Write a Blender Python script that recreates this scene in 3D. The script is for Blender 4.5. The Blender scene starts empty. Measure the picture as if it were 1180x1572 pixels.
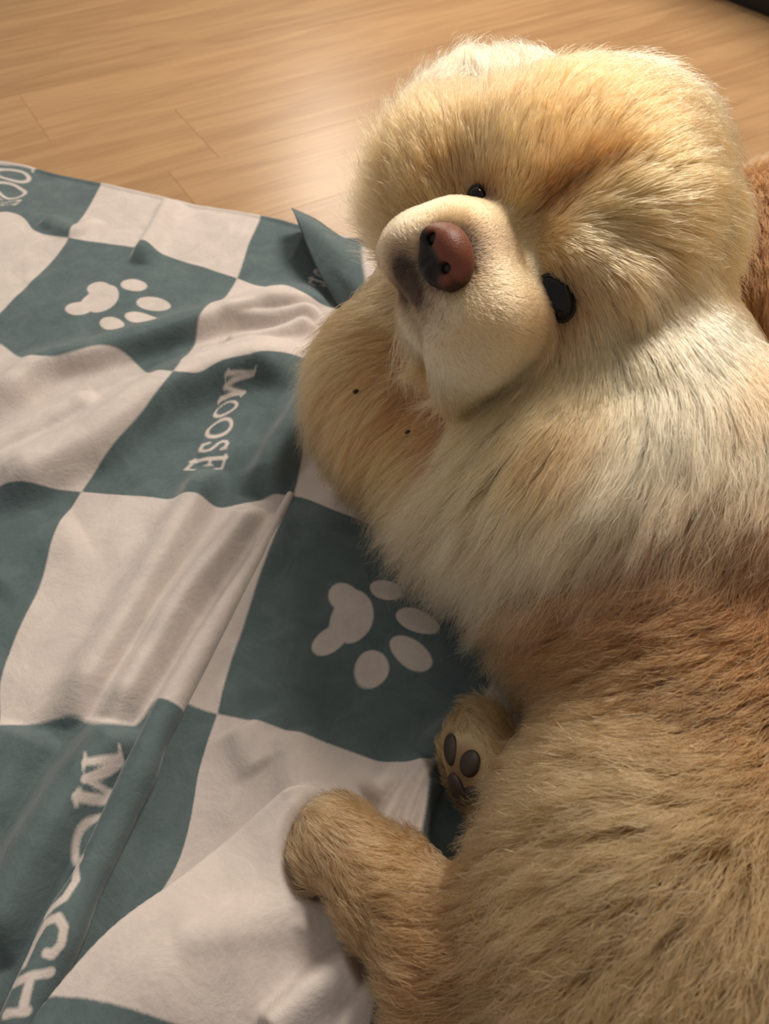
import bpy, math, random
import numpy as np
from mathutils import Vector, Matrix, kdtree

rng = np.random.default_rng(7)
sc = bpy.context.scene
COL = sc.collection
HAIR = True

# ------------------------------------------------------------------ camera
PITCH, CAM_H, FPX = 0.915, 0.58, 1135.0
cam_d = bpy.data.cameras.new('camera')
cam_d.sensor_fit = 'HORIZONTAL'
cam_d.sensor_width = 36.0
cam_d.lens = 36.0 * FPX / 1180.0
cam_d.clip_start = 0.01
cam = bpy.data.objects.new('camera', cam_d)
cam.location = (0, 0, CAM_H)
cam.rotation_euler = (math.pi / 2 - PITCH, 0, 0)
COL.objects.link(cam)
sc.camera = cam
cam_d.dof.use_dof = True
cam_d.dof.focus_distance = 0.54
cam_d.dof.aperture_fstop = 11.0

# ------------------------------------------------------------------ light
world = bpy.data.worlds.new('world')
sc.world = world
world.use_nodes = True
bg = world.node_tree.nodes['Background']
bg.inputs[0].default_value = (1.0, 0.92, 0.82, 1)
bg.inputs[1].default_value = 0.36


def area(name, loc, target, size, power, col):
    d = bpy.data.lights.new(name, 'AREA')
    d.shape = 'DISK'
    d.size = size
    d.energy = power
    d.color = col
    o = bpy.data.objects.new(name, d)
    o.location = loc
    o.rotation_euler = (Vector(target) - Vector(loc)).to_track_quat('-Z', 'Y').to_euler()
    COL.objects.link(o)
    return o


area('standing_lamp', (-0.20, 2.65, 0.96), (0.05, 0.5, 0.05), 0.24, 11, (1.0, 0.88, 0.72))
area('ceiling_lamp', (0.85, 1.85, 2.05), (0.1, 0.45, 0.1), 0.9, 72, (1.0, 0.90, 0.77))

sc.view_settings.view_transform = 'Standard'
sc.view_settings.look = 'None'
sc.view_settings.gamma = 1.0
sc.view_settings.use_curve_mapping = False
sc.view_settings.exposure = 0.0
sc.cycles.use_denoising = True
sc.cycles.max_bounces = 10

# ------------------------------------------------------------------ helpers
UPV = np.array([0, math.sin(PITCH), math.cos(PITCH)])
FWV = np.array([0, math.cos(PITCH), -math.sin(PITCH)])
RTV = np.array([1.0, 0, 0])
CAMP = np.array([0, 0, CAM_H])


def ray(x, y):
    return RTV * (x - 590) / FPX + UPV * (786 - y) / FPX + FWV


def G(x, y, z=0.0):
    """a point of the photograph at height z above the floor"""
    r = ray(x, y)
    return CAMP + r * ((z - CAM_H) / r[2])


def D(x, y, d):
    """a point of the photograph at depth d"""
    return CAMP + ray(x, y) * d


def unit(v):
    v = np.asarray(v, float)
    return v / np.maximum(np.linalg.norm(v, axis=-1, keepdims=True), 1e-12)


def sstep(a, b, x):
    t = np.clip((x - a) / (b - a), 0, 1)
    return t * t * (3 - 2 * t)


_perm = rng.random((64, 64, 64)).astype(np.float32)


def vnoise(P):
    """smooth value noise in -1..1, P (n,3)"""
    P = np.asarray(P, np.float64)
    i = np.floor(P).astype(np.int64)
    f = P - i
    f = f * f * (3 - 2 * f)
    i0 = i & 63
    i1 = (i + 1) & 63
    out = 0
    for a in (0, 1):
        xa = i1[:, 0] if a else i0[:, 0]
        wa = f[:, 0] if a else 1 - f[:, 0]
        for b in (0, 1):
            yb = i1[:, 1] if b else i0[:, 1]
            wb = f[:, 1] if b else 1 - f[:, 1]
            for c in (0, 1):
                zc = i1[:, 2] if c else i0[:, 2]
                wc = f[:, 2] if c else 1 - f[:, 2]
                out = out + _perm[xa, yb, zc] * wa * wb * wc
    return out * 2 - 1


def vnoise3(P):
    return np.stack([vnoise(P + 11.3), vnoise(P + 27.7), vnoise(P + 43.1)], 1)


def link_mesh(name, V, faces, mat, parent=None, smooth=True):
    me = bpy.data.meshes.new(name)
    V = np.asarray(V, np.float32)
    if isinstance(faces, np.ndarray) and faces.ndim == 2:
        n, k = faces.shape
        me.vertices.add(len(V))
        me.vertices.foreach_set('co', V.ravel())
        me.loops.add(n * k)
        me.loops.foreach_set('vertex_index', faces.astype(np.int32).ravel())
        me.polygons.add(n)
        me.polygons.foreach_set('loop_start', np.arange(0, n * k, k, dtype=np.int32))
        me.update(calc_edges=True)
    else:
        me.from_pydata(V.tolist(), [], [list(map(int, q)) for q in faces])
    if smooth:
        me.polygons.foreach_set('use_smooth', np.ones(len(me.polygons), bool))
    if mat:
        me.materials.append(mat)
    o = bpy.data.objects.new(name, me)
    COL.objects.link(o)
    if parent:
        o.parent = parent
    return o


def tag(o, label=None, cat=None, group=None, kind=None):
    if label: o['label'] = label
    if cat: o['category'] = cat
    if group: o['group'] = group
    if kind: o['kind'] = kind
    return o


def new_mat(name):
    m = bpy.data.materials.new(name)
    m.use_nodes = True
    nt = m.node_tree
    return m, nt, nt.nodes['Principled BSDF'], nt.nodes['Material Output']


def simple_mat(name, col, rough=0.6, **kw):
    m, nt, b, _ = new_mat(name)
    b.inputs['Base Color'].default_value = (*col, 1)
    b.inputs['Roughness'].default_value = rough
    for k, v in kw.items():
        b.inputs[k].default_value = v
    return m


def N(nt, t, **kw):
    n = nt.nodes.new(t)
    for k, v in kw.items():
        setattr(n, k, v)
    return n


# ------------------------------------------------------------------ floor
def wood_mat():
    m, nt, b, _ = new_mat('beech_laminate')
    tc = N(nt, 'ShaderNodeTexCoord')
    oi = N(nt, 'ShaderNodeObjectInfo')
    off = N(nt, 'ShaderNodeVectorMath', operation='SCALE')
    comb = N(nt, 'ShaderNodeCombineXYZ')
    nt.links.new(oi.outputs['Random'], comb.inputs[0])
    nt.links.new(oi.outputs['Random'], comb.inputs[1])
    nt.links.new(oi.outputs['Random'], comb.inputs[2])
    nt.links.new(comb.outputs[0], off.inputs[0])
    off.inputs['Scale'].default_value = 37.0
    add = N(nt, 'ShaderNodeVectorMath', operation='ADD')
    nt.links.new(tc.outputs['Object'], add.inputs[0])
    nt.links.new(off.outputs[0], add.inputs[1])
    mp = N(nt, 'ShaderNodeMapping')
    mp.inputs['Scale'].default_value = (2.2, 17, 17)
    nt.links.new(add.outputs[0], mp.inputs[0])
    n1 = N(nt, 'ShaderNodeTexNoise')
    n1.inputs['Scale'].default_value = 1.3
    n1.inputs['Detail'].default_value = 3
    n1.inputs['Distortion'].default_value = 0.6
    nt.links.new(mp.outputs[0], n1.inputs[0])
    rmp = N(nt, 'ShaderNodeMath', operation='MULTIPLY')
    rmp.inputs[1].default_value = 5.0
    nt.links.new(n1.outputs[0], rmp.inputs[0])
    frac = N(nt, 'ShaderNodeMath', operation='PINGPONG')
    frac.inputs[1].default_value = 1.0
    nt.links.new(rmp.outputs[0], frac.inputs[0])
    mp2 = N(nt, 'ShaderNodeMapping')
    mp2.inputs['Scale'].default_value = (6, 220, 220)
    nt.links.new(add.outputs[0], mp2.inputs[0])
    n2 = N(nt, 'ShaderNodeTexNoise')
    n2.inputs['Scale'].default_value = 1.0
    n2.inputs['Detail'].default_value = 2
    nt.links.new(mp2.outputs[0], n2.inputs[0])
    cr = N(nt, 'ShaderNodeValToRGB')
    cr.color_ramp.elements[0].position = 0.0
    cr.color_ramp.elements[0].color = (0.385, 0.222, 0.110, 1)
    cr.color_ramp.elements[1].position = 0.85
    cr.color_ramp.elements[1].color = (0.45, 0.274, 0.138, 1)
    nt.links.new(frac.outputs[0], cr.inputs[0])
    mx = N(nt, 'ShaderNodeMix', data_type='RGBA', blend_type='MULTIPLY')
    mx.inputs[0].default_value = 0.35
    nt.links.new(cr.outputs[0], mx.inputs[6])
    nt.links.new(n2.outputs[0], mx.inputs[7])
    hsv = N(nt, 'ShaderNodeHueSaturation')
    mr = N(nt, 'ShaderNodeMapRange')
    mr.inputs[3].default_value = 0.95
    mr.inputs[4].default_value = 1.06
    nt.links.new(oi.outputs['Random'], mr.inputs[0])
    nt.links.new(mr.outputs[0], hsv.inputs['Value'])
    nt.links.new(mx.outputs[2], hsv.inputs['Color'])
    nt.links.new(hsv.outputs[0], b.inputs['Base Color'])
    b.inputs['Roughness'].default_value = 0.36
    b.inputs['Specular IOR Level'].default_value = 0.25
    return m


def box(x0, x1, y0, y1, z0, z1, bev=0.0):
    """a box whose top edges are bevelled"""
    if bev == 0:
        V = [(x, y, z) for z in (z0, z1) for (x, y) in ((x0, y0), (x1, y0), (x1, y1), (x0, y1))]
        F = [(3, 2, 1, 0), (4, 5, 6, 7)] + [(i, (i + 1) % 4, 4 + (i + 1) % 4, 4 + i) for i in range(4)]
        return V, F
    V = [(x, y, z0) for (x, y) in ((x0, y0), (x1, y0), (x1, y1), (x0, y1))]
    V += [(x, y, z1 - bev) for (x, y) in ((x0, y0), (x1, y0), (x1, y1), (x0, y1))]
    V += [(x, y, z1) for (x, y) in ((x0 + bev, y0 + bev), (x1 - bev, y0 + bev), (x1 - bev, y1 - bev), (x0 + bev, y1 - bev))]
    F = [(3, 2, 1, 0), (8, 9, 10, 11)]
    for k in (0, 4):
        F += [(k + i, k + (i + 1) % 4, k + 4 + (i + 1) % 4, k + 4 + i) for i in range(4)]
    return V, F


WOOD = wood_mat()
GROOVE = simple_mat('joint_dark', (0.27, 0.15, 0.07), 0.8)
V, F = box(-2.2, 2.2, -1.0, 4.0, -0.03, -0.0085)
floor = link_mesh('floor', V, F, GROOVE, smooth=False)
tag(floor, 'warm beech laminate floor of long narrow planks', None, None, 'structure')
WALL = simple_mat('wall_paint', (0.62, 0.55, 0.46), 0.9)
for nm, bb in (('wall_back', (-2.2, 2.2, 4.0, 4.1)), ('wall_right', (2.2, 2.3, -1.0, 4.1))):
    V, F = box(*bb, -0.03, 2.5)
    tag(link_mesh(nm, V, F, WALL, smooth=False), None, None, None, 'structure')
ang = math.radians(31)
pw, pl = 0.192, 1.28
V, F = box(0, pl - 0.0002, 0, pw - 0.0002, -0.0085, 0, 0.0003)
pm = bpy.data.meshes.new('plank')
pm.from_pydata(V, [], F)
pm.materials.append(WOOD)
ca, sa = math.cos(ang), math.sin(ang)
random.seed(4)
for r in range(-26, 26):
    sh = random.random() * pl
    for k in range(-4, 5):
        a, bb = k * pl + sh, r * pw
        cx, cy = a + pl / 2, bb + pw / 2
        X, Y = ca * cx - sa * cy + 0.2, sa * cx + ca * cy + 1.2
        if not (-1.75 < X < 1.95 and 0.25 < Y < 3.75):
            continue
        o = bpy.data.objects.new('plank', pm)
        o.location = (ca * a - sa * bb + 0.2, sa * a + ca * bb + 1.2, 0)
        o.rotation_euler = (0, 0, ang)
        o.parent = floor
        COL.objects.link(o)

# ------------------------------------------------------------------ black cabinet in the far corner
BLACK = simple_mat('black_lacquer', (0.006, 0.006, 0.007), 0.45)
p0, p1 = G(1104, 0), G(1180, 30)
dv = unit(p1 - p0)
cab = bpy.data.objects.new('cabinet', None)
COL.objects.link(cab)
cab.location = p0
cab.rotation_euler = (0, 0, math.atan2(dv[1], dv[0]))
tag(cab, 'black cabinet with only its low front edge showing at the far corner of the floor', 'cabinet')
V, F = box(-0.5, 0.6, 0.012, 0.42, 0.0005, 0.06)
link_mesh('plinth', V, F, BLACK, cab, smooth=False)
V, F = box(-0.52, 0.62, 0.0, 0.44, 0.06, 0.5, 0.004)
link_mesh('body', V, F, BLACK, cab, smooth=False)
for k in range(2):
    V, F = box(-0.51 + 0.56 * k, 0.04 + 0.56 * k, -0.016, 0.0, 0.07, 0.49, 0.0)
    dd = link_mesh('door', V, F, BLACK, cab, smooth=False)
    V, F = box(-0.01 + 0.09 * k, 0.0 + 0.09 * k, -0.03, -0.016, 0.25, 0.36)
    link_mesh('handle', V, F, BLACK, dd, smooth=False)

# ------------------------------------------------------------------ blanket
# crest lines of the folds: [(px, py) ...], height m, half width to the left / right of the walking direction, sharpness
RIDGES = [
    ([(262, 290), (243, 330), (205, 392)], .016, .016, .010),
    ([(60, 330), (110, 350), (150, 330)], .008, .015, .012),
    ([(-60, 640), (0, 592), (60, 548), (150, 525), (300, 482), (400, 452), (500, 432)], .028, .030, .016),
    ([(330, 480), (420, 478), (490, 462)], .018, .012, .010),
    ([(330, 520), (420, 505), (480, 480)], .018, .010, .010),
    ([(-60, 745), (20, 712), (130, 660), (200, 612), (270, 572), (385, 534), (470, 545)], .038, .040, .024),
    ([(-40, 690), (60, 640), (150, 600)], .012, .018, .014),
    ([(500, 560), (470, 620), (425, 690), (400, 745)], .026, .014, .022),
    ([(330, 690), (300, 757), (240, 860), (150, 1010), (90, 1110)], .026, .011, .022),
    ([(400, 745), (370, 800), (290, 900), (205, 1040), (150, 1120)], .030, .010, .019),
    ([(448, 748), (400, 850), (335, 960), (262, 1072), (210, 1180), (125, 1352), (52, 1510), (5, 1620)], .012, .016, .016),
    ([(210, 1090), (120, 1200), (40, 1330), (-40, 1470)], .034, .016, .030),
    ([(60, 1110), (0, 1200), (-60, 1300)], .020, .02, .03),
    ([(520, 1195), (440, 1243), (350, 1325), (275, 1392), (200, 1455), (105, 1570), (55, 1650)], (.032, .070), .070, .009),
    ([(440, 1110), (452, 1180), (462, 1250)], .010, .02, .016),
    ([(365, 1105), (400, 1180)], .008, .02, .014),
    ([(505, 1420), (400, 1440), (300, 1475)], .020, .010, .014),
    ([(560, 1470), (480, 1520), (400, 1600)], .030, .014, .010),
    ([(590, 1500), (540, 1560), (510, 1610)], .024, .010, .008),
    ([(700, 1135), (640, 1165), (560, 1220)], .014, .010, .012),
    ([(660, 1155), (615, 1215), (580, 1280)], .017, .007, .007),
    ([(668, 1165), (632, 1230), (605, 1310)], .019, .006, .007),
    ([(672, 1180), (652, 1240), (632, 1330)], .021, .005, .008),
    ([(780, 1085), (700, 1110), (655, 1150)], .028, .014, .012),
    ([(430, 690), (380, 690), (300, 700)], .005, .02, .02),
    ([(-30, 900), (60, 830), (120, 800)], .006, .03, .03),
]


def polydist(X, Y, pts):
    """distance to polyline, signed side (+ left of travel), and parameter 0..1 along"""
    best = np.full(X.shape, 1e9)
    side = np.zeros(X.shape)
    par = np.zeros(X.shape)
    seg = np.linalg.norm(np.diff(pts, axis=0), axis=1)
    tot = seg.sum()
    acc = 0
    for a, b, L in zip(pts[:-1], pts[1:], seg):
        d = b - a
        t = ((X - a[0]) * d[0] + (Y - a[1]) * d[1]) / (L * L)
        tc = np.clip(t, 0, 1)
        qx, qy = X - a[0] - tc * d[0], Y - a[1] - tc * d[1]
        dist = np.hypot(qx, qy)
        m = dist < best
        best[m] = dist[m]
        side[m] = np.sign(d[0] * (Y[m] - a[1]) - d[1] * (X[m] - a[0]))
        par[m] = (acc + tc[m] * L) / tot
        acc += L
    return best, side, par


def densify(p, n=6):
    """Catmull-Rom through the points"""
    p = np.asarray(p, float)
    q = np.vstack([2 * p[0] - p[1], p, 2 * p[-1] - p[-2]])
    out = []
    for i in range(1, len(q) - 2):
        for t in np.linspace(0, 1, n, endpoint=False):
            a, b, c, d = q[i - 1], q[i], q[i + 1], q[i + 2]
            out.append(.5 * (2 * b + (c - a) * t + (2 * a - 5 * b + 4 * c - d) * t ** 2 + (3 * b - a - 3 * c + d) * t ** 3))
    out.append(p[-1])
    return np.array(out)


LEAN = {13: (-.008, -.012), 2: (-.006, -.006), 5: (-.008, -.008)}    # crests that lean over to the right of their direction
RID = []
for pts, h, wl, wr in RIDGES:
    h = h if isinstance(h, tuple) else (h, h)
    tt = np.linspace(0, 1, len(pts))
    W = densify(np.array([G(x, y, (h[0] + (h[1] - h[0]) * sstep(.3, .75, t)) * .8 + .006)[:2] for (x, y), t in zip(pts, tt)]))
    RID.append((W, h, wl, wr))


def blanket_z(X, Y):
    X = np.asarray(X, float)
    Y = np.asarray(Y, float)
    Z = np.full(X.shape, .005)
    for W, h, wl, wr in RID:
        m = (X > W[:, 0].min() - .15) & (X < W[:, 0].max() + .15) & (Y > W[:, 1].min() - .15) & (Y < W[:, 1].max() + .15)
        if not m.any():
            continue
        d, s, t = polydist(X[m], Y[m], W)
        w = np.where(s > 0, wl, wr)
        hh = h[0] + (h[1] - h[0]) * sstep(.3, .75, t)
        e = np.exp(-(d / w) ** (2.5 if h[1] < .06 else 3.4) * .8) * hh * sstep(0, .16, t) * (sstep(1, .84, t) ** .5 if h[1] < .06 else 1)
        z = Z[m]
        Z[m] = np.maximum(z, .005 + e) + .25 * np.minimum(z - .005, e)
    P = np.stack([X.ravel(), Y.ravel(), 0 * X.ravel()], 1)
    Z = Z + (vnoise(P * 22) * .0016 + vnoise(P * 55) * .0006).reshape(X.shape)
    # pressed flat under the dog
    return Z


def blanket_lean(X, Y):
    DX, DY = np.zeros(X.shape), np.zeros(X.shape)
    for k, amt in LEAN.items():
        W, h, wl, wr = RID[k]
        d, s_, t = polydist(X, Y, W)
        w = np.where(s_ > 0, wl, wr) * 1.15
        e = np.exp(-(d / w) ** 2.5 * .8) * sstep(0, .16, t) * sstep(1, .9, t) ** .5
        i = np.clip((t * (len(W) - 1)).astype(int), 0, len(W) - 2)
        tg = unit(W[i + 1] - W[i])
        am = amt[0] + (amt[1] - amt[0]) * sstep(.45, .8, t)
        DX += -tg[..., 1] * am * e
        DY += tg[..., 0] * am * e
    return DX, DY


def hit_blanket(x, y):
    r = ray(x, y)
    ts = np.linspace(.25, 1.7, 900)
    P = CAMP + ts[:, None] * r
    z = blanket_z(P[:, 0], P[:, 1])
    i = np.argmax(P[:, 2] < z)
    return P[i]


# fabric coordinates (one unit = one printed square) seen at these points of the photograph
CTRL = [
    (105, 365, 0, 0), (364, 428, 1, 0), (259, 565, 1, 1), (125, 755, 1, 2), (450, 762, 2, 2), (330, 1088, 2, 3),
    (165, 270, 0, -.80), (403, 325, 1, -.80), (2, 247, -.60, -.80), (25, 254, -.555, -.765), (20, 270, -.555, -.66), (14, 291, -.555, -.53), (9, 312, -.555, -.39), (9, 325, -.43, 0), (50, 352, -.22, 0),
    (0, 482, 0, .82), (3, 530, .13, 1), (57, 544, .30, 1), (145, 526, .60, 1), (200, 548, .8, 1),
    (0, 742, .61, 2), (190, 655, 1, 1.5), (240, 765, 1.38, 2), (300, 757, 1.55, 2), (395, 770, 1.84, 2),
    (300, 567, 1.12, 1), (385, 536, 1.46, 1), (475, 552, 1.84, 1), (478, 610, 2, 1.2), (465, 690, 2, 1.6),
    (0, 1108, 1.02, 3), (110, 1098, 1.33, 3), (215, 1105, 1.62, 3), (245, 1070, 1.74, 3), (275, 1075, 1.85, 3),
    (390, 910, 2, 2.45), (360, 1000, 2, 2.74), (60, 905, 1, 2.46), (0, 1055, 1, 2.88),
    (300, 1180, 2, 3.24), (262, 1330, 2, 3.58), (160, 1470, 2, 3.78), (130, 1560, 2, 4), (85, 1565, 1.9, 4), (0, 1300, 1.15, 3.38), (0, 1480, 1.28, 3.7), (200, 1570, 2.2, 4.01),
    (470, 1125, 2.5, 3), (560, 1155, 2.79, 3), (625, 1172, 2.94, 3), (655, 1235, 3, 3.3), (638, 1335, 3, 3.6),
    (520, 787, 2.24, 2), (590, 812, 2.48, 2), (757, 1040, 3, 2.6), (235, 318, .43, -.42), (380, 380, 1, -.38), (500, 470, 1.55, 0),
    (146, 1185, 1.36, 3.085), (130, 1243, 1.36, 3.25), (110, 1318, 1.36, 3.36),
    (357, 586, 1.45, 1.16), (347, 626, 1.45, 1.335), (338, 658, 1.45, 1.475), (330, 685, 1.45, 1.59), (322, 712, 1.45, 1.71),
    (593, 907, 2.545, 2.34), (637, 952, 2.71, 2.46), (630, 1002, 2.715, 2.62), (572, 1023, 2.6, 2.735), (487, 985, 2.30, 2.62), (520, 900, 2.33, 2.38),
    (205, 438, .545, .34), (235, 467, .71, .46), (215, 489, .715, .62), (172, 497, .6, .735), (107, 470, .30, .62), (150, 435, .33, .38), (770, 860, 3, 2), (575, 1545, 3, 3.95), (480, 1500, 2.72, 3.85), (350, 1572, 2.5, 3.95),
]
CP = np.array([(hit_blanket(q[0], q[1]) if q[1] < 1060 else G(q[0], q[1], q[4] if len(q) > 4 else .015))[:2] for q in CTRL])
CU = np.array([q[2:4] for q in CTRL], float)


def tps_fit(P, U, lam=2e-5):
    n = len(P)
    r2 = ((P[:, None] - P[None]) ** 2).sum(-1)
    K = r2 * np.log(r2 + 1e-12) * .5
    A = np.zeros((n + 3, n + 3))
    A[:n, :n] = K + lam * np.eye(n)
    A[:n, n] = 1
    A[:n, n + 1:] = P
    A[n, :n] = 1
    A[n + 1:, :n] = P.T
    return np.linalg.solve(A, np.vstack([U, np.zeros((3, 2))]))


TW = tps_fit(CP, CU)


def fabric_uv(Q):
    out = np.zeros((len(Q), 2))
    for s in range(0, len(Q), 20000):
        q = Q[s:s + 20000]
        r2 = ((q[:, None] - CP[None]) ** 2).sum(-1)
        out[s:s + 20000] = (r2 * np.log(r2 + 1e-12) * .5) @ TW[:-3] + TW[-3] + q @ TW[-2:]
    return out


def seg_sdf(P, pts, r):
    d = np.full(len(P), 9.)
    for a, b in zip(pts[:-1], pts[1:]):
        a, b = np.array(a, float), np.array(b, float)
        ab = b - a
        t = np.clip(((P - a) @ ab) / max(ab @ ab, 1e-9), 0, 1)
        d = np.minimum(d, np.linalg.norm(P - a - t[:, None] * ab, axis=1))
    return d - r


def glyph(ch, P):
    """P in a box 0..1 wide (reading direction) and 0..1.25 high"""
    S = lambda pts, r=.085: seg_sdf(P, pts, r)
    if ch == 'M':
        L = [S([(.10, 0), (.16, 1.25)], .08), S([(.90, 0), (.84, 1.25)], .11), S([(.16, 1.2), (.5, .12)], .11), S([(.5, .12), (.84, 1.2)], .07),
             S([(-.04, .02), (.26, .02)], .05), S([(.74, .02), (1.04, .02)], .05), S([(-.02, 1.24), (.2, 1.24)], .05), S([(.8, 1.24), (1.02, 1.24)], .05)]
    elif ch == 'O':
        q = [(.5 + .43 * math.cos(a), .625 + .58 * math.sin(a)) for a in np.linspace(0, 2 * math.pi, 25)]
        L = [S(q, .085)]
    elif ch == 'S':
        q = [(.78, .98), (.66, 1.14), (.46, 1.19), (.27, 1.10), (.21, .92), (.32, .75), (.55, .62), (.74, .48), (.79, .30), (.68, .12), (.46, .05), (.27, .12), (.17, .32)]
        L = [S(q, .085), S([(.80, .92), (.80, 1.2)], .045), S([(.16, .38), (.16, .06)], .045)]
    else:
        L = [S([(.22, 0), (.22, 1.25)], .11), S([(.05, .03), (.84, .03)], .055), S([(.05, 1.22), (.80, 1.22)], .055), S([(.22, .64), (.6, .64)], .055),
             S([(.84, .03), (.88, .3)], .06), S([(.80, 1.22), (.83, .97)], .06), S([(.6, .5), (.6, .78)], .045)]
    return np.minimum.reduce(L)


def ell_sdf(P, c, r, deg):
    a = math.radians(deg)
    q = P - np.array(c)
    q = np.stack([q[:, 0] * math.cos(a) + q[:, 1] * math.sin(a), -q[:, 0] * math.sin(a) + q[:, 1] * math.cos(a)], 1)
    r = np.array(r)
    k0 = np.linalg.norm(q / r, axis=1)
    k1 = np.linalg.norm(q / (r * r), axis=1)
    return k0 * (k0 - 1) / np.maximum(k1, 1e-6)


def paw_sdf(P):
    """P in a printed square 0..1 ; toes to +x"""
    pad = seg_sdf(P, [(.365, .415), (.43, .47), (.445, .52), (.42, .58), (.345, .625)], .045)
    pad = np.minimum(pad, ell_sdf(P, (.435, .51), (.085, .13), -12))
    pad = np.minimum(pad, ell_sdf(P, (.395, .44), (.075, .06), 35))
    pad = np.minimum(pad, ell_sdf(P, (.385, .58), (.085, .055), -35))
    pad = np.minimum(pad, ell_sdf(P, (.365, .425), (.075, .060), 20))
    pad = np.minimum(pad, ell_sdf(P, (.355, .62), (.072, .062), -15))
    pad = np.minimum(pad, ell_sdf(P, (.40, .525), (.075, .10), 0))
    t = [ell_sdf(P, (.545, .34), (.078, .055), -4), ell_sdf(P, (.71, .46), (.090, .060), 0),
         ell_sdf(P, (.715, .62), (.092, .062), 14), ell_sdf(P, (.60, .735), (.085, .058), 30)]
    return np.minimum.reduce([pad] + t)


WORD = [('M', .075, .175), ('O', .275, .12), ('O', .412, .12), ('S', .543, .10), ('E', .655, .115)]


def word_sdf(P, word=None):
    """reads down the square (+v), letter tops towards +u"""
    d = np.full(len(P), 9.)
    m = (P[:, 0] > .28) & (P[:, 0] < .64) & (P[:, 1] > .05) & (P[:, 1] < .85)
    if m.any():
        q = P[m]
        best = np.full(len(q), 9.)
        for ch, v0, w in (word or WORD):
            g = np.stack([(q[:, 1] - v0) / w, (q[:, 0] - .36) / .175 * 1.25], 1)
            best = np.minimum(best, glyph(ch, g) * min(w, .136))
        d[m] = best
    return d


def print_field(UV):
    """> 0 where the cloth is white, < 0 where it is teal"""
    c = np.floor(UV).astype(int)
    f = UV - c
    line = np.minimum(np.minimum(f[:, 0], 1 - f[:, 0]), np.minimum(f[:, 1], 1 - f[:, 1]))
    teal = (c.sum(1) % 2) == 0
    val = np.where(teal, -line, line)
    words = teal & (c[:, 1] % 2 != 0)
    paws = teal & (c[:, 1] % 2 == 0)
    for m, fn in ((words, word_sdf), (paws, paw_sdf)):
        if m.any():
            val[m] = np.maximum(val[m], -fn(f[m]))
    m = (c[:, 0] == 1) & (c[:, 1] == 3)       # here the pleat carries the rest of the word
    if m.any():
        val[m] = np.maximum(-line[m], -word_sdf(f[m], WORD[:2]))
    return np.clip(val, -.06, .06)


def blanket_mat():
    m, nt, b, _ = new_mat('fleece')
    at = N(nt, 'ShaderNodeAttribute', attribute_name='print_field')
    tc = N(nt, 'ShaderNodeTexCoord')
    nz = N(nt, 'ShaderNodeTexNoise')
    nz.inputs['Scale'].default_value = 900
    nz.inputs['Detail'].default_value = 1
    nt.links.new(tc.outputs['Object'], nz.inputs[0])
    sub = N(nt, 'ShaderNodeMath', operation='MULTIPLY_ADD')
    sub.inputs[1].default_value = .006
    sub.inputs[2].default_value = -.003
    nt.links.new(nz.outputs[0], sub.inputs[0])
    sm = N(nt, 'ShaderNodeMath', operation='ADD')
    nt.links.new(at.outputs['Fac'], sm.inputs[0])
    nt.links.new(sub.outputs[0], sm.inputs[1])
    mr = N(nt, 'ShaderNodeMapRange')
    mr.inputs[1].default_value = -.005
    mr.inputs[2].default_value = .005
    nt.links.new(sm.outputs[0], mr.inputs[0])
    # nap: patches of pile lying one way or the other
    n3 = N(nt, 'ShaderNodeTexNoise')
    n3.inputs['Scale'].default_value = 28
    n3.inputs['Detail'].default_value = 5
    n3.inputs['Roughness'].default_value = .7
    n3.inputs['Distortion'].default_value = .8
    nt.links.new(tc.outputs['Object'], n3.inputs[0])
    teal = N(nt, 'ShaderNodeValToRGB')
    teal.color_ramp.elements[0].position = .3
    teal.color_ramp.elements[0].color = (.080, .110, .118, 1)
    teal.color_ramp.elements[1].position = .75
    teal.color_ramp.elements[1].color = (.122, .160, .168, 1)
    white = N(nt, 'ShaderNodeValToRGB')
    white.color_ramp.elements[0].position = .3
    white.color_ramp.elements[0].color = (.50, .44, .42, 1)
    white.color_ramp.elements[1].position = .7
    white.color_ramp.elements[1].color = (.60, .535, .50, 1)
    nt.links.new(n3.outputs[0], teal.inputs[0])
    nt.links.new(n3.outputs[0], white.inputs[0])
    mx = N(nt, 'ShaderNodeMix', data_type='RGBA')
    nt.links.new(mr.outputs[0], mx.inputs[0])
    nt.links.new(teal.outputs[0], mx.inputs[6])
    nt.links.new(white.outputs[0], mx.inputs[7])
    nt.links.new(mx.outputs[2], b.inputs['Base Color'])
    b.inputs['Roughness'].default_value = .9
    b.inputs['Specular IOR Level'].default_value = .1
    b.inputs['Sheen Weight'].default_value = .25
    b.inputs['Sheen Roughness'].default_value = .4
    bp = N(nt, 'ShaderNodeBump')
    bp.inputs['Strength'].default_value = .35
    bp.inputs['Distance'].default_value = .0012
    n4 = N(nt, 'ShaderNodeTexNoise')
    n4.inputs['Scale'].default_value = 260
    n4.inputs['Detail'].default_value = 4
    nt.links.new(tc.outputs['Object'], n4.inputs[0])
    ad = N(nt, 'ShaderNodeMath', operation='MULTIPLY_ADD')
    ad.inputs[1].default_value = 2.5
    nt.links.new(n3.outputs[0], ad.inputs[0])
    nt.links.new(n4.outputs[0], ad.inputs[2])
    nt.links.new(ad.outputs[0], bp.inputs['Height'])
    nt.links.new(bp.outputs[0], b.inputs['Normal'])
    return m


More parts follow.
